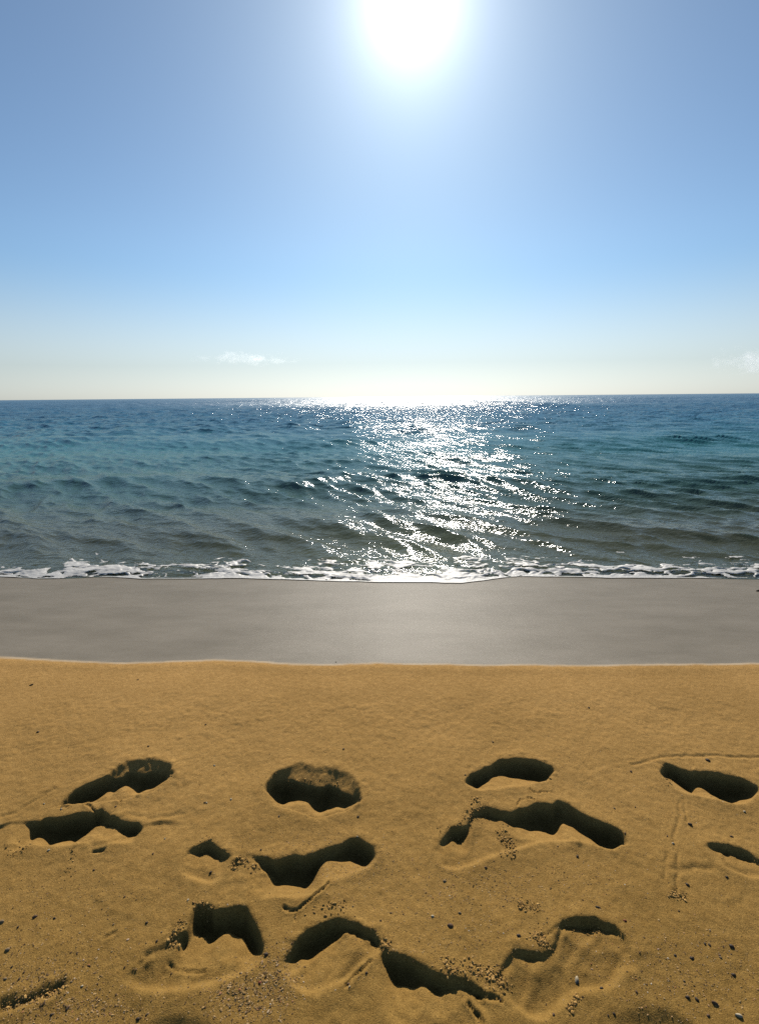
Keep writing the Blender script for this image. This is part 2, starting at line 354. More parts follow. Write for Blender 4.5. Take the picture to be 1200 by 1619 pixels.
# fine cracks and dragged lines in the crust: (points in the photograph, width, depth)
GROOVES = [
    ([(93, 1280), (104, 1279), (112, 1273)], 0.004, 0.010), ([(136, 1274), (146, 1282), (152, 1290)], 0.004, 0.012), ([(152, 1267), (176, 1263), (190, 1271)], 0.004, 0.010),
    ([(448, 1438), (455, 1442), (470, 1442), (485, 1428), (512, 1408), (520, 1395)], 0.004, 0.012), ([(471, 1442), (467, 1460)], 0.003, 0.008),
    ([(818, 1274), (821, 1264), (836, 1262), (846, 1266)], 0.0035, 0.008), ([(838, 1250), (850, 1254), (872, 1253)], 0.0035, 0.008),
    ([(265, 1520), (278, 1530), (300, 1533), (322, 1535)], 0.004, 0.008),
    ([(546, 1560), (560, 1545), (590, 1520)], 0.005, 0.012), ([(757, 1570), (776, 1580), (792, 1590)], 0.005, 0.012), ([(742, 1585), (757, 1604), (764, 1622)], 0.006, 0.018),
    ([(1075, 1262), (1074, 1290), (1066, 1320), (1064, 1345)], 0.006, 0.004), ([(1080, 1262), (1086, 1300)], 0.006, 0.004),
    ([(1070, 1345), (1072, 1380), (1070, 1420)], 0.006, 0.005), ([(1056, 1350), (1050, 1390)], 0.008, 0.004), ([(1065, 1376), (1100, 1374), (1128, 1373)], 0.012, 0.006),
    ([(1000, 1209), (1050, 1197), (1090, 1195), (1130, 1195), (1200, 1197), (1240, 1198)], 0.008, 0.006),
    ([(0, 1290), (25, 1285), (60, 1262), (85, 1247)], 0.010, 0.005), ([(0, 1592), (20, 1587), (40, 1584), (60, 1575), (95, 1562)], 0.014, 0.016),
    ([(855, 1490), (870, 1476), (885, 1466)], 0.004, 0.006), ([(205, 1290), (240, 1296), (290, 1286)], 0.010, 0.004),
    ([(147, 1350), (165, 1347)], 0.006, 0.012), ([(166, 1483), (184, 1475)], 0.006, 0.006)]
# fresh crumbs broken off the rims: (points, spread, how many)
CRUMBS = [([(700, 1318), (738, 1305), (748, 1286), (770, 1278)], 10, 90), ([(790, 1310), (812, 1335)], 9, 70), ([(745, 1270), (760, 1266)], 6, 26), ([(795, 1348), (820, 1350)], 8, 30),
          ([(365, 1375), (385, 1360), (400, 1372)], 8, 60), ([(320, 1340), (335, 1330)], 6, 20), ([(265, 1500), (290, 1460)], 8, 50), ([(310, 1436), (340, 1436)], 6, 40),
          ([(600, 1495), (620, 1500)], 7, 36), ([(700, 1530), (770, 1540), (800, 1560)], 14, 200), ([(845, 1480), (865, 1500)], 9, 80), ([(890, 1462), (960, 1470)], 6, 40),
          ([(900, 1600), (912, 1580)], 6, 34), ([(5, 1592), (60, 1578), (105, 1562)], 7, 90), ([(1050, 1210), (1060, 1240)], 4, 16), ([(855, 1212), (868, 1225)], 5, 30),
          ([(430, 1225), (560, 1235)], 5, 26), ([(265, 1222), (274, 1230)], 3, 18), ([(10, 1350), (40, 1345)], 10, 24), ([(100, 1395), (120, 1345)], 8, 10), ([(820, 1430), (850, 1440)], 9, 60),
          ([(1060, 1410), (1080, 1420)], 10, 34), ([(550, 1430), (490, 1440)], 12, 30)]

gx = axis(-1.62, 1.62, 0.005, -4000, 4000, 1.22)
gy = np.concatenate([axis(0.70, 2.12, 0.005, -300, 2.12, 1.22), np.arange(2.14, 4.4, 0.016), axis(4.42, 4.6, 0.05, 4.43, 300, 1.2)])
gy = np.unique(gy); NX, NY = len(gx), len(gy)
X, Y = np.meshgrid(gx, gy)
gz, T = profile(X, Y)
gz = gz+0.012*fbm(X*1.3, Y*1.7, 3, 21)*sstep(-0.1, -0.7, T)+0.5*fbm(X*0.08, Y*0.08, 3, 5)*sstep(6, 30, np.abs(X))*sstep(-1, -8, T)
dryk = sstep(0.0, -0.15, T); near = sstep(2.2, 1.2, Y)
ix = np.where((gx > -1.63) & (gx < 1.63))[0]; iy = np.where((gy > 0.69) & (gy < 2.12))[0]
S = np.ix_(iy, ix); FX, FY = X[S], Y[S]
tan_e = math.tan(SUN_EL); C = 1/tan_e
depth = np.zeros_like(FX); raw_id = None; pid = np.full(FX.shape, -1)
xs = gx[ix]
def mono(pts):
    a, b = ground([p[0] for p in pts], [p[1] for p in pts])
    a = np.maximum.accumulate(a+np.arange(len(a))*1e-5); return a, b
lipm = np.zeros_like(FX)
for i, q in enumerate(PR):
    tx, ty = mono(q['top']); ox, oy = mono(q['bot'])
    R = np.interp(xs, tx, ty); Sh = np.interp(xs, ox, oy)
    hh = np.clip((R-Sh)/(C+Sh/H), 0, q['hmax'])
    inside = (xs > tx[0]) & (xs < tx[-1])
    if q['tread']: hh = np.maximum(hh, 0.006)
    hh = np.where(inside, hh, 0)
    # the floor lies lower than the sand: what is seen there stands a little farther out
    mx = np.interp(xs, np.maximum.accumulate(xs*(1+hh/H)), xs); hh = np.interp(mx, xs, hh)*inside
    k = np.exp(-0.5*(np.arange(-3, 4)/1.2)**2); hh = np.convolve(hh, k/k.sum(), 'same')*inside
    nx_, ny_ = mono(q['near']); N = np.interp(xs, nx_, ny_)
    R = R+(0.0045*fbm(xs*20, xs*0+i*3.1, 2, 40+i, 0.5) if q['soft'] < 0.018 else 0.002*fbm(xs*30, xs*0, 2, i))
    SE = R-C*hh; N = np.minimum(N, SE-0.012)
    w = np.minimum(q['soft']+0*hh, np.maximum(hh*0.8, 0.006)) if q['soft'] < 0.05 else q['soft']+0*hh
    Rg, hg, SEg, Ng, wg = R[None], hh[None], SE[None], N[None], w[None]
    wob = 0.003*fbm(FX*30, FY*30, 3, 60+i)
    fall = sstep(0, 1, (Rg+wob-FY)/wg)
    rise = np.clip((FY-Ng)/np.maximum(SEg-Ng, 0.01), 0, 1)
    rise = np.where(FY > SEg, 1.0, rise**(0.5 if i == 13 else 0.95))
    trough = np.sin(np.pi*np.clip((FY-SEg)/np.maximum(Rg-SEg, 0.004), 0, 1))*(FY > SEg)
    dd = hg*fall*(rise+(0.8 if q['soft'] < 0.05 else 0)*trough)
    inz = (FY < Rg) & (FY > Ng) & (hg > 0.001)
    dd = np.where(inz, dd, 0)
    floor_k = sstep(0, 0.02, dd)*inz
    dd = dd+floor_k*0.004*fbm(FX*22, FY*22, 3, 80+i)
    if i in (4, 7, 9, 10, 11, 12, 13):                                     # trodden floor: a pan that ends in a sunlit near wall
        ends = np.minimum(sstep(tx[0], tx[0]+0.05, xs), sstep(tx[-1], tx[-1]-0.05, xs))[None]
        edge_n = Ng+0.006*fbm(FX*16, FY*16, 3, 300+i)
        pan = (0.017 if i == 13 else 0.012)*ends*sstep(-0.02, 0.08, SEg-FY)*sstep(0, 0.026, FY-edge_n)*(FY < SEg+0.02)
        dd = np.maximum(dd, pan)
    if q['tread']:
        dd = dd-inz*sstep(SEg, SEg-0.02, FY)*sstep(Ng, Ng+0.03, FY)*0.0042*np.maximum(0, np.sin((FX*0.75-FY*0.65+0.05*fbm(FX*6, FY*6, 2, 5))*80))**2
    if q['collar']:
        cx, cy = mono(q['collar']); Cc = np.interp(xs, cx, cy); on = (xs > cx[0]) & (xs < cx[-1])
        Cg = Cc[None]; m = on[None] & (FY < Cg+wob) & (FY > Rg) & (Cg > Rg)
        dd = np.where(m, 0.022*np.clip((Cg+wob-FY)/np.maximum(Cg-Rg, 0.02), 0, 1)+0.003*fbm(FX*50, FY*50, 2, 9), dd)
        dd = np.where(inz & on[None] & (Cg > Rg), np.maximum(dd, 0.022*np.clip((Cg-Rg)/0.02, 0, 1)), dd)
    take = dd > depth
    depth = np.where(take, dd, depth); pid = np.where(take & (dd > 0.0025), i, pid)
depth = blur(depth, 0.55)
b = blur((depth > 0.004).astype(float), 6.0)
lip = 0.013*b*np.clip(1-b, 0, 1)**1.5*2.0*(depth < 0.004)
lip = blur(lip, 1.5)
gro = np.zeros_like(FX)
for pts, wd, dp in GROOVES:
    a, c = ground([p[0] for p in pts], [p[1] for p in pts])
    best = np.full(FX.shape, 9.0); wx = FX+0.006*fbm(FX*40, FY*40, 2, 3); wy = FY+0.006*fbm(FX*40, FY*40, 2, 4)
    for j in range(len(a)-1):
        ux, uy = a[j+1]-a[j], c[j+1]-c[j]; L = ux*ux+uy*uy
        t = np.clip(((wx-a[j])*ux+(wy-c[j])*uy)/L, 0, 1)
        best = np.minimum(best, np.hypot(wx-a[j]-t*ux, wy-c[j]-t*uy))
    wd, dp = wd*0.75, dp*0.6
    gro = np.maximum(gro, dp*np.exp(-(best/wd)**2)); lip = lip+0.25*dp*np.exp(-((best-2.2*wd)/wd)**2)
crumbly = 0.006*np.clip(4*b*(1-b), 0, 1)*(depth < 0.02)*np.maximum(0, fbm(FX*45, FY*45, 3, 91)-0.02)*(0.35+sstep(-0.1, 0.3, fbm(FX*7, FY*7, 2, 92)))
small = crumbly*sstep(0.84, 0.95, FY)+0.0012*fbm(FX*60, FY*60, 3, 31)+0.0035*fbm(FX*9, FY*9, 3, 33)+0.004*np.maximum(0, fbm(FX*14, FY*22, 3, 35)-0.25)
fade = sstep(2.12, 1.95, FY)*sstep(1.62, 1.5, np.abs(FX))
gz[S] += (-depth*sstep(1.62, 1.58, np.abs(FX))-gro+lip+small)*fade*1.0
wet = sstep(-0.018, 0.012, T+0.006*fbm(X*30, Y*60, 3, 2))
# normals of the whole sheet, so that pieces cut from it meet without a seam
co = np.stack([X, Y, gz], -1)
dx = np.gradient(co, axis=1); dy = np.gradient(co, axis=0)
nrm = np.cross(dx, dy); nrm /= np.linalg.norm(nrm, axis=-1, keepdims=True)
co = co.reshape(-1, 3); nrm = nrm.reshape(-1, 3); FACES = grid_faces(NY, NX)
PID = np.full((NY, NX), -1); PID[S] = np.where(fade > 0.3, pid, -1)
P = PID.ravel()[FACES]; fid = np.where(P[:, 0] >= 0, P[:, 0], P.max(1))
ftT = T.ravel()[FACES].mean(1); fY = co[FACES, 1].mean(1)
seaY = sea_edge(co[FACES, 0].mean(1))
kind = np.where(ftT < 0, 0, np.where(fY < seaY+0.06, 1, 2))
wetr = wet.ravel()
def piece(name, sel):
    u, f = submesh(FACES, sel)
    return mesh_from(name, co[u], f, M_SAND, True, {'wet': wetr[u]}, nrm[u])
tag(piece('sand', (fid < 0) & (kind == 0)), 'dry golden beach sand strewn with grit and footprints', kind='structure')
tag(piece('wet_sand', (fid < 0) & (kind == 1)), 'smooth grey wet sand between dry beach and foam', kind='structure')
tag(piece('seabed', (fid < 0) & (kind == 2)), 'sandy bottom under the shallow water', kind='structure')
for i, q in enumerate(PR):
    sel = fid == i
    if sel.sum() < 20: continue
    tag(piece('footprint', sel), q['label'], 'footprint', 'footprints pressed into the dry sand')

def zsand(x, y):
    """height of the sand at scattered points"""
    i = np.clip(np.searchsorted(gx, x)-1, 0, NX-2); j = np.clip(np.searchsorted(gy, y)-1, 0, NY-2)
    fx = (x-gx[i])/(gx[i+1]-gx[i]); fy = (y-gy[j])/(gy[j+1]-gy[j])
    return (gz[j, i]*(1-fx)+gz[j, i+1]*fx)*(1-fy)+(gz[j+1, i]*(1-fx)+gz[j+1, i+1]*fx)*fy

# ------------------------------------------------------------------ the sea
s_rows = np.concatenate([np.linspace(-0.14, 0.5, 54)[:-1], 0.5+3.9*(np.exp(np.linspace(0, math.log(60/3.9), 470))-1)])
far_rows = [s_rows[-1]]; st = s_rows[-1]-s_rows[-2]
while far_rows[-1] < 14000: st *= 1.035; far_rows.append(far_rows[-1]+st)
s_rows = np.concatenate([s_rows, far_rows[1:]])
fan = np.concatenate([-np.geomspace(1.15, 40, 40)[::-1], np.linspace(-1.15, 1.15, 620)[1:-1], np.geomspace(1.15, 40, 40)])
base_d = 3.9+np.maximum(s_rows, 0)
SX = base_d[:, None]*fan[None, :]
Sg = np.broadcast_to(s_rows[:, None], SX.shape)
SYb = sea_edge(SX)
keep = sstep(0, 3, Sg)
SY = SYb*(1-keep)+3.9*keep+Sg
step_y = np.gradient(s_rows)[:, None]; step_x = (base_d*0.0037)[:, None]
bed, _ = profile(SX, SY)
wav = np.zeros_like(SX); ddx = np.zeros_like(SX); ddy = np.zeros_like(SX)
patch = 0.75+0.6*fbm(SX*0.25, SY*0.35, 3, 71)
def comp(lam, ang, amp, q=0.6, gain=1.0):
    global wav, ddx, ddy
    kx, ky = math.sin(ang)*2*math.pi/lam, -math.cos(ang)*2*math.pi/lam      # travels towards the shore, ang turns it sideways
    ph = rng.random()*2*math.pi
    att = sstep(1.6, 3.2, lam/np.hypot(step_y*abs(math.cos(ang)), step_x*abs(math.sin(ang))))*gain
    p = kx*SX+ky*SY+ph+0.5*fbm(SX/(lam*2.4), SY/(lam*2.4), 2, int(rng.integers(1000)))
    a = amp*att
    wav += a*np.cos(p); ddx -= q*a*np.sin(p)*math.sin(ang); ddy += q*a*np.sin(p)*math.cos(ang)
for _ in range(3):   comp(rng.uniform(2.4, 3.8), math.radians(rng.uniform(-22, 2)), 0.011, 0.8)
for _ in range(14):  lam = rng.uniform(0.7, 1.7); comp(lam, math.radians(rng.normal(-38, 10)), 0.0038*lam, 0.8, patch)
for _ in range(24):  lam = rng.uniform(0.22, 0.7); comp(lam, math.radians(rng.normal(-42, 14)), 0.0135*lam, 0.9, patch)
for _ in range(20):  lam = rng.uniform(0.10, 0.26); comp(lam, math.radians(rng.normal(-38, 20)), 0.0125*lam, 0.5, patch)
for _ in range(22):  lam = rng.uniform(1.0, 4.5); comp(lam, math.radians(rng.normal(-20, 42)), 0.0052*lam, 0.7, sstep(6, 30, SY))
for _ in range(10):  lam = rng.uniform(9, 30); comp(lam, math.radians(rng.normal(-10, 30)), 0.0045*lam, 0.6, sstep(30, 90, SY))
# the low swells about to reach the beach, seen as dark green fronts
def crest(pts, amp, wb, wf):
    global wav
    a, c = ground([p[0] for p in pts], [p[1] for p in pts], SEA+0.05)
    ends = sstep(a[0]-0.8, a[0]+0.8, SX)*sstep(a[-1]+0.8, a[-1]-0.8, SX)
    u = SY-np.interp(SX, a, c)-0.12*fbm(SX*0.8, SX*0+2, 3, 17)
    wav += amp*ends*np.where(u > 0, np.exp(-(u/wb)**2), np.exp(-(u/wf)**2))*(0.9+0.3*fbm(SX*0.5, SY*0.5, 2, 12))
crest([(-500, 790), (0, 768), (100, 760), (200, 755), (290, 750), (350, 758), (470, 764), (560, 745), (700, 750), (850, 770), (1000, 798)], 0.06, 0.9, 0.40)
crest([(-300, 800), (0, 805), (200, 800), (400, 812), (520, 822)], 0.03, 0.5, 0.25)
crest([(520, 828), (640, 815), (800, 815), (950, 830), (1100, 838), (1200, 848), (1700, 870)], 0.035, 0.5, 0.25)
crest([(700, 760), (900, 775), (1050, 780), (1200, 790), (1700, 800)], 0.06, 0.8, 0.35)
crest([(-600, 700), (200, 697), (600, 700), (1200, 692), (1800, 690)], 0.10, 1.6, 0.9)
ramp_w = sstep(0.0, 1.1, Sg)*0.9+0.1
lipf = 0.017+0.014*fbm(SX*3, SX*0, 3, 61)
SZ = SEA+wav*ramp_w+np.where(Sg > 0, lipf*(1-np.exp(-Sg/0.10))*np.exp(-np.maximum(Sg, 0)/0.45), -0.02+Sg*0.2)
SZ = SZ+np.where((Sg > 0.02) & (Sg < 0.9), 0.010*fbm(SX*7, SY*9, 3, 64)*sstep(0.9, 0.2, Sg), 0)
hug = sstep(0.0, 0.16, Sg)
SZ = np.where(Sg > 0, bed+0.003+(np.maximum(SZ, bed+0.008)-bed-0.003)*hug, bed-0.004+Sg*0.05)
dep = np.maximum(SEA-bed, 0.0)+np.maximum(SY-12, 0)*0.05
dep = np.where(Sg < 0.02, 0, dep)
scol = np.stack([SX+ddx*ramp_w, SY+ddy*ramp_w, SZ], -1).reshape(-1, 3)
sea = mesh_from('sea', scol, grid_faces(*SX.shape), M_SEA, True,
                {'depth': dep.ravel(), 'far': sstep(8, 45, SY).ravel(), 'rough': sstep(38, 120, SY).ravel()})
tag(sea, 'rippled teal and blue sea with sun glitter reaching the horizon', kind='structure')

# ------------------------------------------------------------------ foam of the last small breaker
fxs = np.arange(-4.2, 4.2, 0.006); fss = np.arange(0.004, 0.72, 0.007)
GX, GS = np.meshgrid(fxs, fss); GY = sea_edge(GX)+GS
bkx, bky = ground([-400, 0, 60, 140, 200, 245, 262, 330, 345, 380, 400, 470, 530, 590, 640, 700, 740, 770, 830, 920, 960, 1020, 1060, 1100, 1140, 1200, 1600],
                  [890, 897, 892, 881, 886, 884, 898, 891, 881, 887, 897, 895, 890, 884, 887, 889, 882, 887, 888, 887, 887, 884, 887, 879, 887, 887, 890], SEA)
Wd = np.maximum(np.interp(GX, bkx, bky)-sea_edge(GX), 0.10)
r = GS/Wd
wx = GX+0.05*fbm(GX*9, GS*9, 3, 101); wy = GS+0.05*fbm(GX*9, GS*9, 3, 102)
cells = np.abs(fbm(wx*4.2+wy*4, wy*11-wx*1.5, 3, 103)); lace = 1-np.minimum(1, cells*3.2)
blob = fbm(wx*1.8+wy*2.5, wy*6, 3, 104)
cov = 0.75*lace+0.85*blob+0.26-0.62*np.clip(r, 0, 2)**1.5-0.30*(fbm(GX*1.1, GX*0, 3, 120)+0.25)*sstep(0.02, 0.1, GS)
cov = np.maximum(cov, 0.45*(np.exp(-((GS-0.012)/0.012)**2))*(fbm(GX*2.4, GX*0, 3, 107)+0.55)*1.6)
# water height under the foam
def sea_z(x, y, s):
    lf = 0.017+0.014*fbm(x*3, x*0, 3, 61)
    w = np.interp(s, [0, 1.1], [0.1, 1])
    z = SEA+lf*(1-np.exp(-s/0.10))*np.exp(-s/0.45)+0.010*fbm(x*7, y*9, 3, 64)*sstep(0.9, 0.2, s)
    bd = profile(x, y)[0]
    return bd+0.003+(np.maximum(z, bd+0.008)-bd-0.003)*sstep(0.0, 0.16, s)
thick = np.clip((cov-0.22)*0.025, 0, 0.009)*(0.15+0.85*sstep(0.0, 0.09, GS))*(0.8+0.4*fbm(GX*14, GS*22, 2, 110))
FZ = sea_z(GX, GY, GS)+0.002+thick
ff = grid_faces(*GX.shape); on = (cov.ravel()[ff] > 0.22).mean(1) > 0.6
u, f = submesh(ff, on)
fco = np.stack([GX, GY, FZ], -1).reshape(-1, 3)[u]
foam = mesh_from('sea_foam', fco, f, M_FOAM)
tag(foam, 'lacy white foam along the edge of the sea', kind='stuff')

# ------------------------------------------------------------------ grit, crumbs and loose pebbles
ico = [(0, 0, 1), (0.894, 0, 0.447), (0.276, 0.851, 0.447), (-0.724, 0.526, 0.447), (-0.724, -0.526, 0.447), (0.276, -0.851, 0.447),
       (0.724, 0.526, -0.447), (-0.276, 0.851, -0.447), (-0.894, 0, -0.447), (-0.276, -0.851, -0.447), (0.724, -0.526, -0.447), (0, 0, -1)]
icof = [(0, 1, 2), (0, 2, 3), (0, 3, 4), (0, 4, 5), (0, 5, 1), (1, 6, 2), (2, 7, 3), (3, 8, 4), (4, 9, 5), (5, 10, 1), (6, 7, 2), (7, 8, 3), (8, 9, 4), (9, 10, 5), (10, 6, 1),
        (11, 7, 6), (11, 8, 7), (11, 9, 8), (11, 10, 9), (11, 6, 10)]
ICO, ICOF = np.array(ico), np.array(icof)
def stones(name, x, y, size, mat, sink=0.25, flat=(0.5, 0.9), shade=None):
    n = len(x); z = zsand(x, y)
    v = np.repeat(ICO[None], n, 0)*(1+0.28*rng.standard_normal((n, 12, 1)).clip(-1.3, 1.3)*0.8)
    sx = size[:, None, None]*np.stack([rng.uniform(0.7, 1.25, n), rng.uniform(0.6, 1.0, n), rng.uniform(*flat, n)], -1)[:, None, :]
    v = v*sx; a = rng.uniform(0, 6.28, n)[:, None]; tl = rng.normal(0, 0.35, n)[:, None]
    vx, vy, vz = v[..., 0], v[..., 1], v[..., 2]
    vy, vz = vy*np.cos(tl)-vz*np.sin(tl), vy*np.sin(tl)+vz*np.cos(tl)
    vx, vy = vx*np.cos(a)-vy*np.sin(a), vx*np.sin(a)+vy*np.cos(a)
    v = np.stack([vx+x[:, None], vy+y[:, None], vz+(z+size*(flat[0]*0.9-sink))[:, None]], -1).reshape(-1, 3)
    f = (ICOF[None]+12*np.arange(n)[:, None, None]).reshape(-1, 3)
    sh = np.repeat(rng.random(n) if shade is None else shade, 12)
    return mesh_from(name, v, f, mat, False, {'shade': sh})
def grit_material(name, *stops):
    k = NT(name); a = k.n('Attribute', attribute_name='shade').outputs['Fac']
    c = k.ramp(a, *stops)
    p = k.n('BsdfPrincipled'); k.l(c, p.inputs['Base Color']); p.inputs['Roughness'].default_value = 0.85; p.inputs['Specular IOR Level'].default_value = 0.2
    k.l(p.outputs[0], k.out.inputs[0]); return k.m
M_GRIT = grit_material('shell_grit', (0.0, (0.07, 0.04, 0.02)), (0.25, (0.22, 0.13, 0.05)), (0.6, (0.42, 0.25, 0.09)), (0.86, (0.50, 0.33, 0.15)), (0.95, (0.34, 0.13, 0.05)), (1.0, (0.62, 0.52, 0.38)))
M_CRUMB = grit_material('damp_sand_crumb', (0.0, (0.26, 0.14, 0.04)), (0.5, (0.42, 0.23, 0.06)), (1.0, (0.55, 0.32, 0.10)))
PX, PY, SZs = [], [], []
def scatter(n, cx, cy, sx, sy, lo, hi):
    px = rng.normal(cx, sx, n); py = rng.normal(cy, sy, n); a, c = ground(px, py)
    PX.append(a); PY.append(c); SZs.append(lo*(hi/lo)**(rng.random(n)**2.0))
n = 10000; a = rng.uniform(-2.2, 2.2, n); c = rng.uniform(0.7, 1.95, n); kp = rng.random(n) < 0.2+0.5*sstep(1.9, 1.0, c)*(fbm(a*3, c*3, 3, 44) > -0.1)
PX.append(a[kp]); PY.append(c[kp]); SZs.append(0.0007*(2.8)**(rng.random(kp.sum())**1.8))
scatter(1500, 60, 1560, 90, 45, 0.001, 0.0034); scatter(500, 150, 1600, 60, 18, 0.001, 0.003); scatter(700, 385, 1580, 38, 25, 0.0012, 0.0036)
scatter(600, 440, 1545, 20, 30, 0.001, 0.0032); scatter(900, 770, 1400, 80, 26, 0.0009, 0.0028); scatter(800, 720, 1480, 110, 35, 0.0008, 0.0026)
scatter(1100, 1080, 1540, 80, 40, 0.0009, 0.0028); scatter(700, 560, 1370, 45, 20, 0.0008, 0.0022); scatter(500, 480, 1335, 60, 14, 0.0008, 0.002)
scatter(350, 930, 1400, 60, 30, 0.0008, 0.0022); scatter(400, 100, 1420, 110, 30, 0.0009, 0.0026); scatter(260, 900, 1215, 200, 20, 0.0008, 0.002)
scatter(420, 1000, 1240, 120, 50, 0.0008, 0.0022); scatter(320, 200, 1200, 160, 40, 0.0008, 0.0022); scatter(260, 600, 1170, 400, 45, 0.0008, 0.0022)
gxp, gyp, gsz = map(np.concatenate, (PX, PY, SZs))
ok = (gyp > 0.66) & (gyp < wet_edge(gxp)-0.03) & (np.abs(gxp) < 3)
shd = rng.random(ok.sum())**1.15
tag(stones('shell_grit', gxp[ok], gyp[ok], gsz[ok], M_GRIT, flat=(0.3, 0.65), shade=shd), 'coarse shell grit and tiny stones scattered over the sand', kind='stuff')
PX, PY, SZs = [], [], []
for pts, sp, n in CRUMBS:
    n = int(n*1.7)
    t = rng.uniform(0, len(pts)-1, n); i = t.astype(int); fr = t-i; p = np.array(pts); 
    q = p[i]*(1-fr)[:, None]+p[i+1]*fr[:, None]+rng.normal(0, sp*0.55, (n, 2))
    a, c = ground(q[:, 0], q[:, 1]); PX.append(a); PY.append(c); SZs.append(0.0014*(3.6)**(rng.random(n)**2.2))
cxp, cyp, csz = map(np.concatenate, (PX, PY, SZs))
tag(stones('sand_crumbs', cxp, cyp, csz, M_CRUMB, sink=0.35, flat=(0.6, 1.0)), 'damp sand crumbs broken off the rims of the footprints', kind='stuff')

def pebble_mesh(seed, sub=2):
    import bmesh
    bm = bmesh.new(); bmesh.ops.create_icosphere(bm, subdivisions=sub, radius=1)
    for v in bm.verts:
        d = mnoise.noise(v.co*1.1+Vector((seed*7.3, 0, 0)))*0.35+mnoise.noise(v.co*2.6+Vector((0, seed*3.1, 0)))*0.14
        v.co *= 1+d
    for f in bm.faces: f.smooth = True
    me = bpy.data.meshes.new('pebble'); bm.to_mesh(me); bm.free(); return me
PM = [pebble_mesh(i) for i in range(5)]
M_P = {'dark': plain('dark_stone', (0.06, 0.04, 0.024), 0.6), 'brown': plain('brown_stone', (0.13, 0.075, 0.04), 0.7), 'pale': plain('pale_shell', (0.42, 0.34, 0.22), 0.7),
       'grey': plain('grey_stone', (0.22, 0.15, 0.08), 0.8), 'red': plain('red_stone', (0.20, 0.05, 0.025), 0.6)}
def pebble(px, py, w, mat, label, flat=0.6, rot=0.0, asp=0.7, cat='pebble', name='pebble', group=None):
    """w: width in the photograph"""
    x, y = (float(v) for v in ground(px, py)); z = float(zsand(np.array([x]), np.array([y]))[0])
    if z < -0.01: x, y = (float(v) for v in ground(px, py, z)); z = float(zsand(np.array([x]), np.array([y]))[0])
    dist = math.sqrt(x*x+y*y+(H-z)**2); r_ = 0.5*w/F*dist*0.57
    me = PM[random.randrange(5)].copy(); me.materials.append(M_P[mat])
    o = link(bpy.data.objects.new(name, me)); o.scale = (r_, r_*asp, r_*flat); o.rotation_euler = (random.uniform(-.2, .2), random.uniform(-.2, .2), math.radians(rot))
    o.location = (x, y, z+r_*flat*0.25); tag(o, label, cat, group); return o
G = 'loose stones and shells on the sand'
pebble(712, 1466, 13, 'brown', 'rounded brown pebble in open sand above the stepped print, largest of its kind', group=G)
pebble(684, 1451, 7, 'pale', 'white shell chip up left of the rounded brown pebble', group=G)
pebble(727, 1445, 7, 'grey', 'small grey stone just up right of the rounded brown pebble', group=G)
pebble(912, 1551, 14, 'pale', 'pale oval shell lying on the floor of the shoe print', rot=70, asp=0.55, group=G)
pebble(820, 1484, 9, 'dark', 'dark angular stone left of the crumbled rim of the shoe print', group=G)
pebble(951, 1565, 7, 'dark', 'small dark stone on the lower edge of the shoe print', group=G)
pebble(913, 1355, 8, 'dark', 'lone dark stone below the heel of the longest footprint', rot=60, group=G)
pebble(703, 1394, 8, 'grey', 'grey stone below the crumbled toe end of the longest footprint', group=G)
pebble(768, 1373, 7, 'brown', 'brown stone between the longest footprint and the gritty patch', group=G)
pebble(1119, 1203, 10, 'dark', 'dark stone just beyond the straight print at the right', rot=-40, group=G)
pebble(1091, 1304, 9, 'dark', 'dark stone between the two right-hand prints beside a drag line', rot=-25, group=G)
pebble(1064, 1334, 6, 'pale', 'white shell chip on the drag line between the two right-hand prints', group=G)
pebble(1087, 1400, 8, 'dark', 'dark slanted stone below the thin-rimmed print at the right edge', rot=-40, group=G)
pebble(1149, 1389, 6, 'dark', 'small dark stone under the lit floor of the thin-rimmed right print', group=G)
pebble(566, 1292, 6, 'dark', 'small dark stone at the lower right of the wide oval print', group=G)
pebble(565, 1324, 5, 'pale', 'tiny pale stone midway between oval print and wavy print', group=G)
pebble(333, 1378, 7, 'dark', 'dark stone lying on the pale floor of the small toe hollow', rot=50, group=G)
pebble(55, 1450, 9, 'brown', 'brown stone on plain sand below the left-edge print', rot=20, group=G)
pebble(3, 1459, 9, 'grey', 'grey stone cut by the left edge of the picture', group=G)
pebble(86, 1453, 6, 'dark', 'dark stone a little right of the brown stone at the left', group=G)
pebble(232, 1460, 6, 'dark', 'dark stone up left of the hooked print', group=G)
pebble(411, 1556, 7, 'red', 'reddish pebble in the gritty patch below the hooked print', group=G)
pebble(421, 1512, 9, 'dark', 'dark lump at the right tip of the hooked print', group=G)
pebble(218, 1612, 8, 'dark', 'dark stone on the rim of the soft dent at the bottom edge', group=G)
pebble(12, 1503, 9, 'grey', 'pale grey stone above the gritty ridge at lower left', group=G)
pebble(1157, 1498, 9, 'dark', 'dark stone high on the open sand at lower right', rot=-30, group=G)
pebble(1131, 1588, 12, 'brown', 'long brown stone near the bottom right corner', rot=-30, asp=0.4, group=G)
pebble(1168, 1607, 13, 'pale', 'flat pale shell in the bottom right corner', rot=-15, asp=0.45, group=G)
pebble(1102, 1581, 8, 'dark', 'dark stone just left of the long brown stone at the bottom right', rot=-50, group=G)
pebble(1087, 1578, 8, 'dark', 'dark round stone beside the soft dent at the bottom right', group=G)
pebble(1094, 1516, 8, 'dark', 'dark stone in the middle of the speckled sand right of the shoe print', group=G)
pebble(1160, 1541, 8, 'dark', 'dark stone among crumbs near the right edge, under open sand', group=G)
pebble(988, 1460, 7, 'red', 'reddish stone above the toe of the shoe print', group=G)
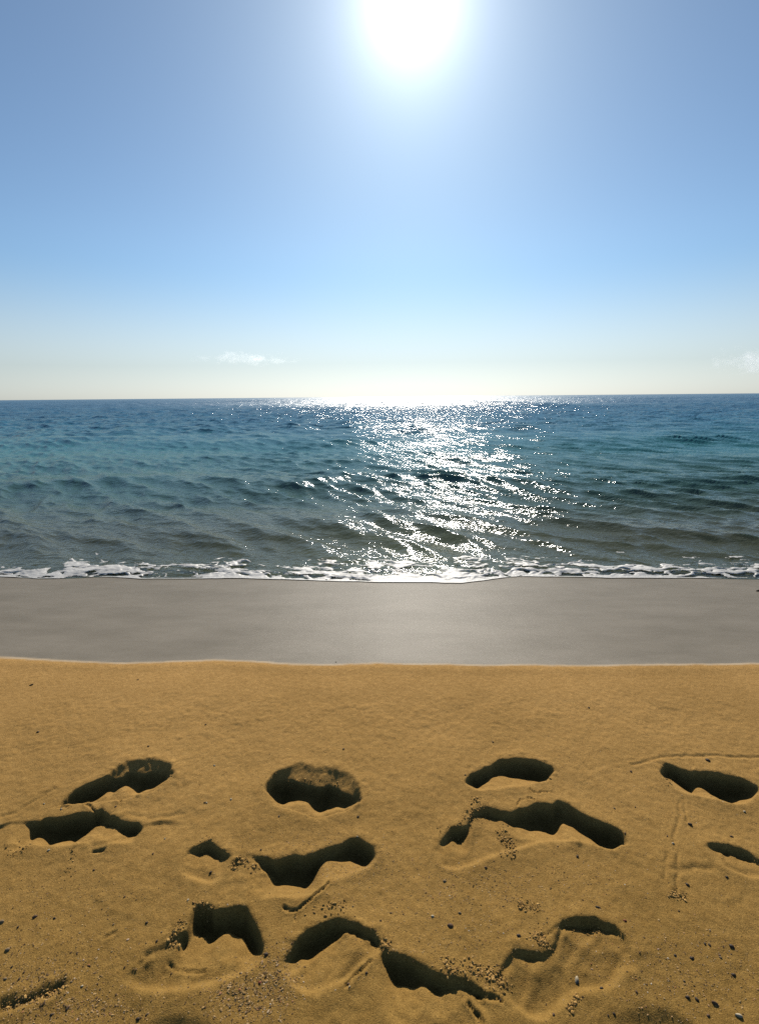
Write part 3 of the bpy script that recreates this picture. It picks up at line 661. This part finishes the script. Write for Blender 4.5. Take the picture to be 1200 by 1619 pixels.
pebble(945, 1439, 11, 'dark', 'dark splinter of driftwood above the shoe print', rot=-25, asp=0.35, flat=0.35, cat='driftwood', name='driftwood_chip', group='bits of driftwood')
pebble(50, 1085, 9, 'dark', 'black driftwood chip on smooth sand near the wet line at left', rot=25, asp=0.4, flat=0.35, cat='driftwood', name='driftwood_chip', group='bits of driftwood')
pebble(218, 1077, 6, 'dark', 'tiny black driftwood chip right of the other chip near the wet line', asp=0.4, flat=0.35, cat='driftwood', name='driftwood_chip', group='bits of driftwood')
pebble(1199, 931, 9, 'dark', 'black stone on the wet sand at the right edge near the foam', asp=0.6, group=G)
pebble(531, 1047, 4, 'dark', 'tiny black stone right at the edge of the wet sand', group=G)
pebble(931, 1120, 5, 'dark', 'lone small dark stone on smooth sand right of centre below the wet line', group=G)
pebble(60, 1158, 6, 'dark', 'dark stone on bare sand above the narrow slanted print', group=G)
pebble(779, 1173, 5, 'dark', 'small dark stone beyond the bean-shaped print', group=G)
pebble(235, 1182, 5, 'dark', 'small dark stone beyond the narrow slanted print', group=G)
g2 = 'small stones scattered on the dry sand'
cnt = 0
while cnt < 60:
    px, py = random.uniform(5, 1195), 1130+480*random.random()**0.6
    x, y = (float(v) for v in ground(px, py))
    j, i = np.searchsorted(gy, y), np.searchsorted(gx, x)
    if PID[min(j, NY-1), min(i, NX-1)] >= 0: continue
    cnt += 1
    pebble(px, py, random.uniform(4, 6.5), random.choice(['dark', 'dark', 'brown', 'brown', 'grey', 'pale']), 'tiny loose stone lying on the dry sand between the footprints', rot=random.uniform(0, 180), group=g2)

# ------------------------------------------------------------------ two thin clouds low over the horizon
def cloud(px0, py0, px1, py1, dist, dens, label, seed):
    import bmesh
    def at(px, py):
        v = RCn @ np.array([(px-600)/F, (809.5-py)/F, -1]); v = v/v[1]*dist; return v
    a, c = at(px0, py0), at(px1, py1); ctr = (a+c)/2+np.array([0, 0, H]); half = np.array([abs(c[0]-a[0])/2, abs(c[0]-a[0])/4, abs(a[2]-c[2])/2])
    k = NT('cloud_vapour'); tc = k.n('TexCoord').outputs['Object']
    ln = k.n('VectorMath', operation='LENGTH'); k.l(tc, ln.inputs[0])
    mp = k.n('Mapping'); mp.inputs['Scale'].default_value = (5.5, 2.0, 1.3); mp.inputs['Location'].default_value = (seed, seed*2, 0); k.l(tc, mp.inputs[0])
    nz = k.noise(mp.outputs[0], 1.0, 5, 0.6)
    d = k.math('MULTIPLY', k.math('SUBTRACT', k.math('SUBTRACT', k.math('MULTIPLY', nz, 2.2), 0.72), k.math('MULTIPLY', ln.outputs[1], 0.75)), dens/half[1], False)
    d = k.math('MAXIMUM', d, 0.0)
    pv = k.n('VolumePrincipled'); pv.inputs['Color'].default_value = (1, 1, 1, 1); k.l(d, pv.inputs['Density']); pv.inputs['Anisotropy'].default_value = 0.75
    k.l(pv.outputs[0], k.out.inputs['Volume'])
    bm = bmesh.new(); bmesh.ops.create_icosphere(bm, subdivisions=3, radius=1)
    me = bpy.data.meshes.new('cloud'); bm.to_mesh(me); bm.free(); me.materials.append(k.m)
    o = link(bpy.data.objects.new('cloud', me)); o.location = ctr; o.scale = half; tag(o, label, 'cloud', 'thin clouds low over the horizon'); return o
cloud(280, 553, 500, 581, 9000, 1.2, 'thin flat white cloud streak low over the horizon left of the sun glitter', 1.0)
cloud(1100, 540, 1290, 600, 9000, 2.2, 'faint puffy white cloud low over the horizon at the right edge', 4.0)
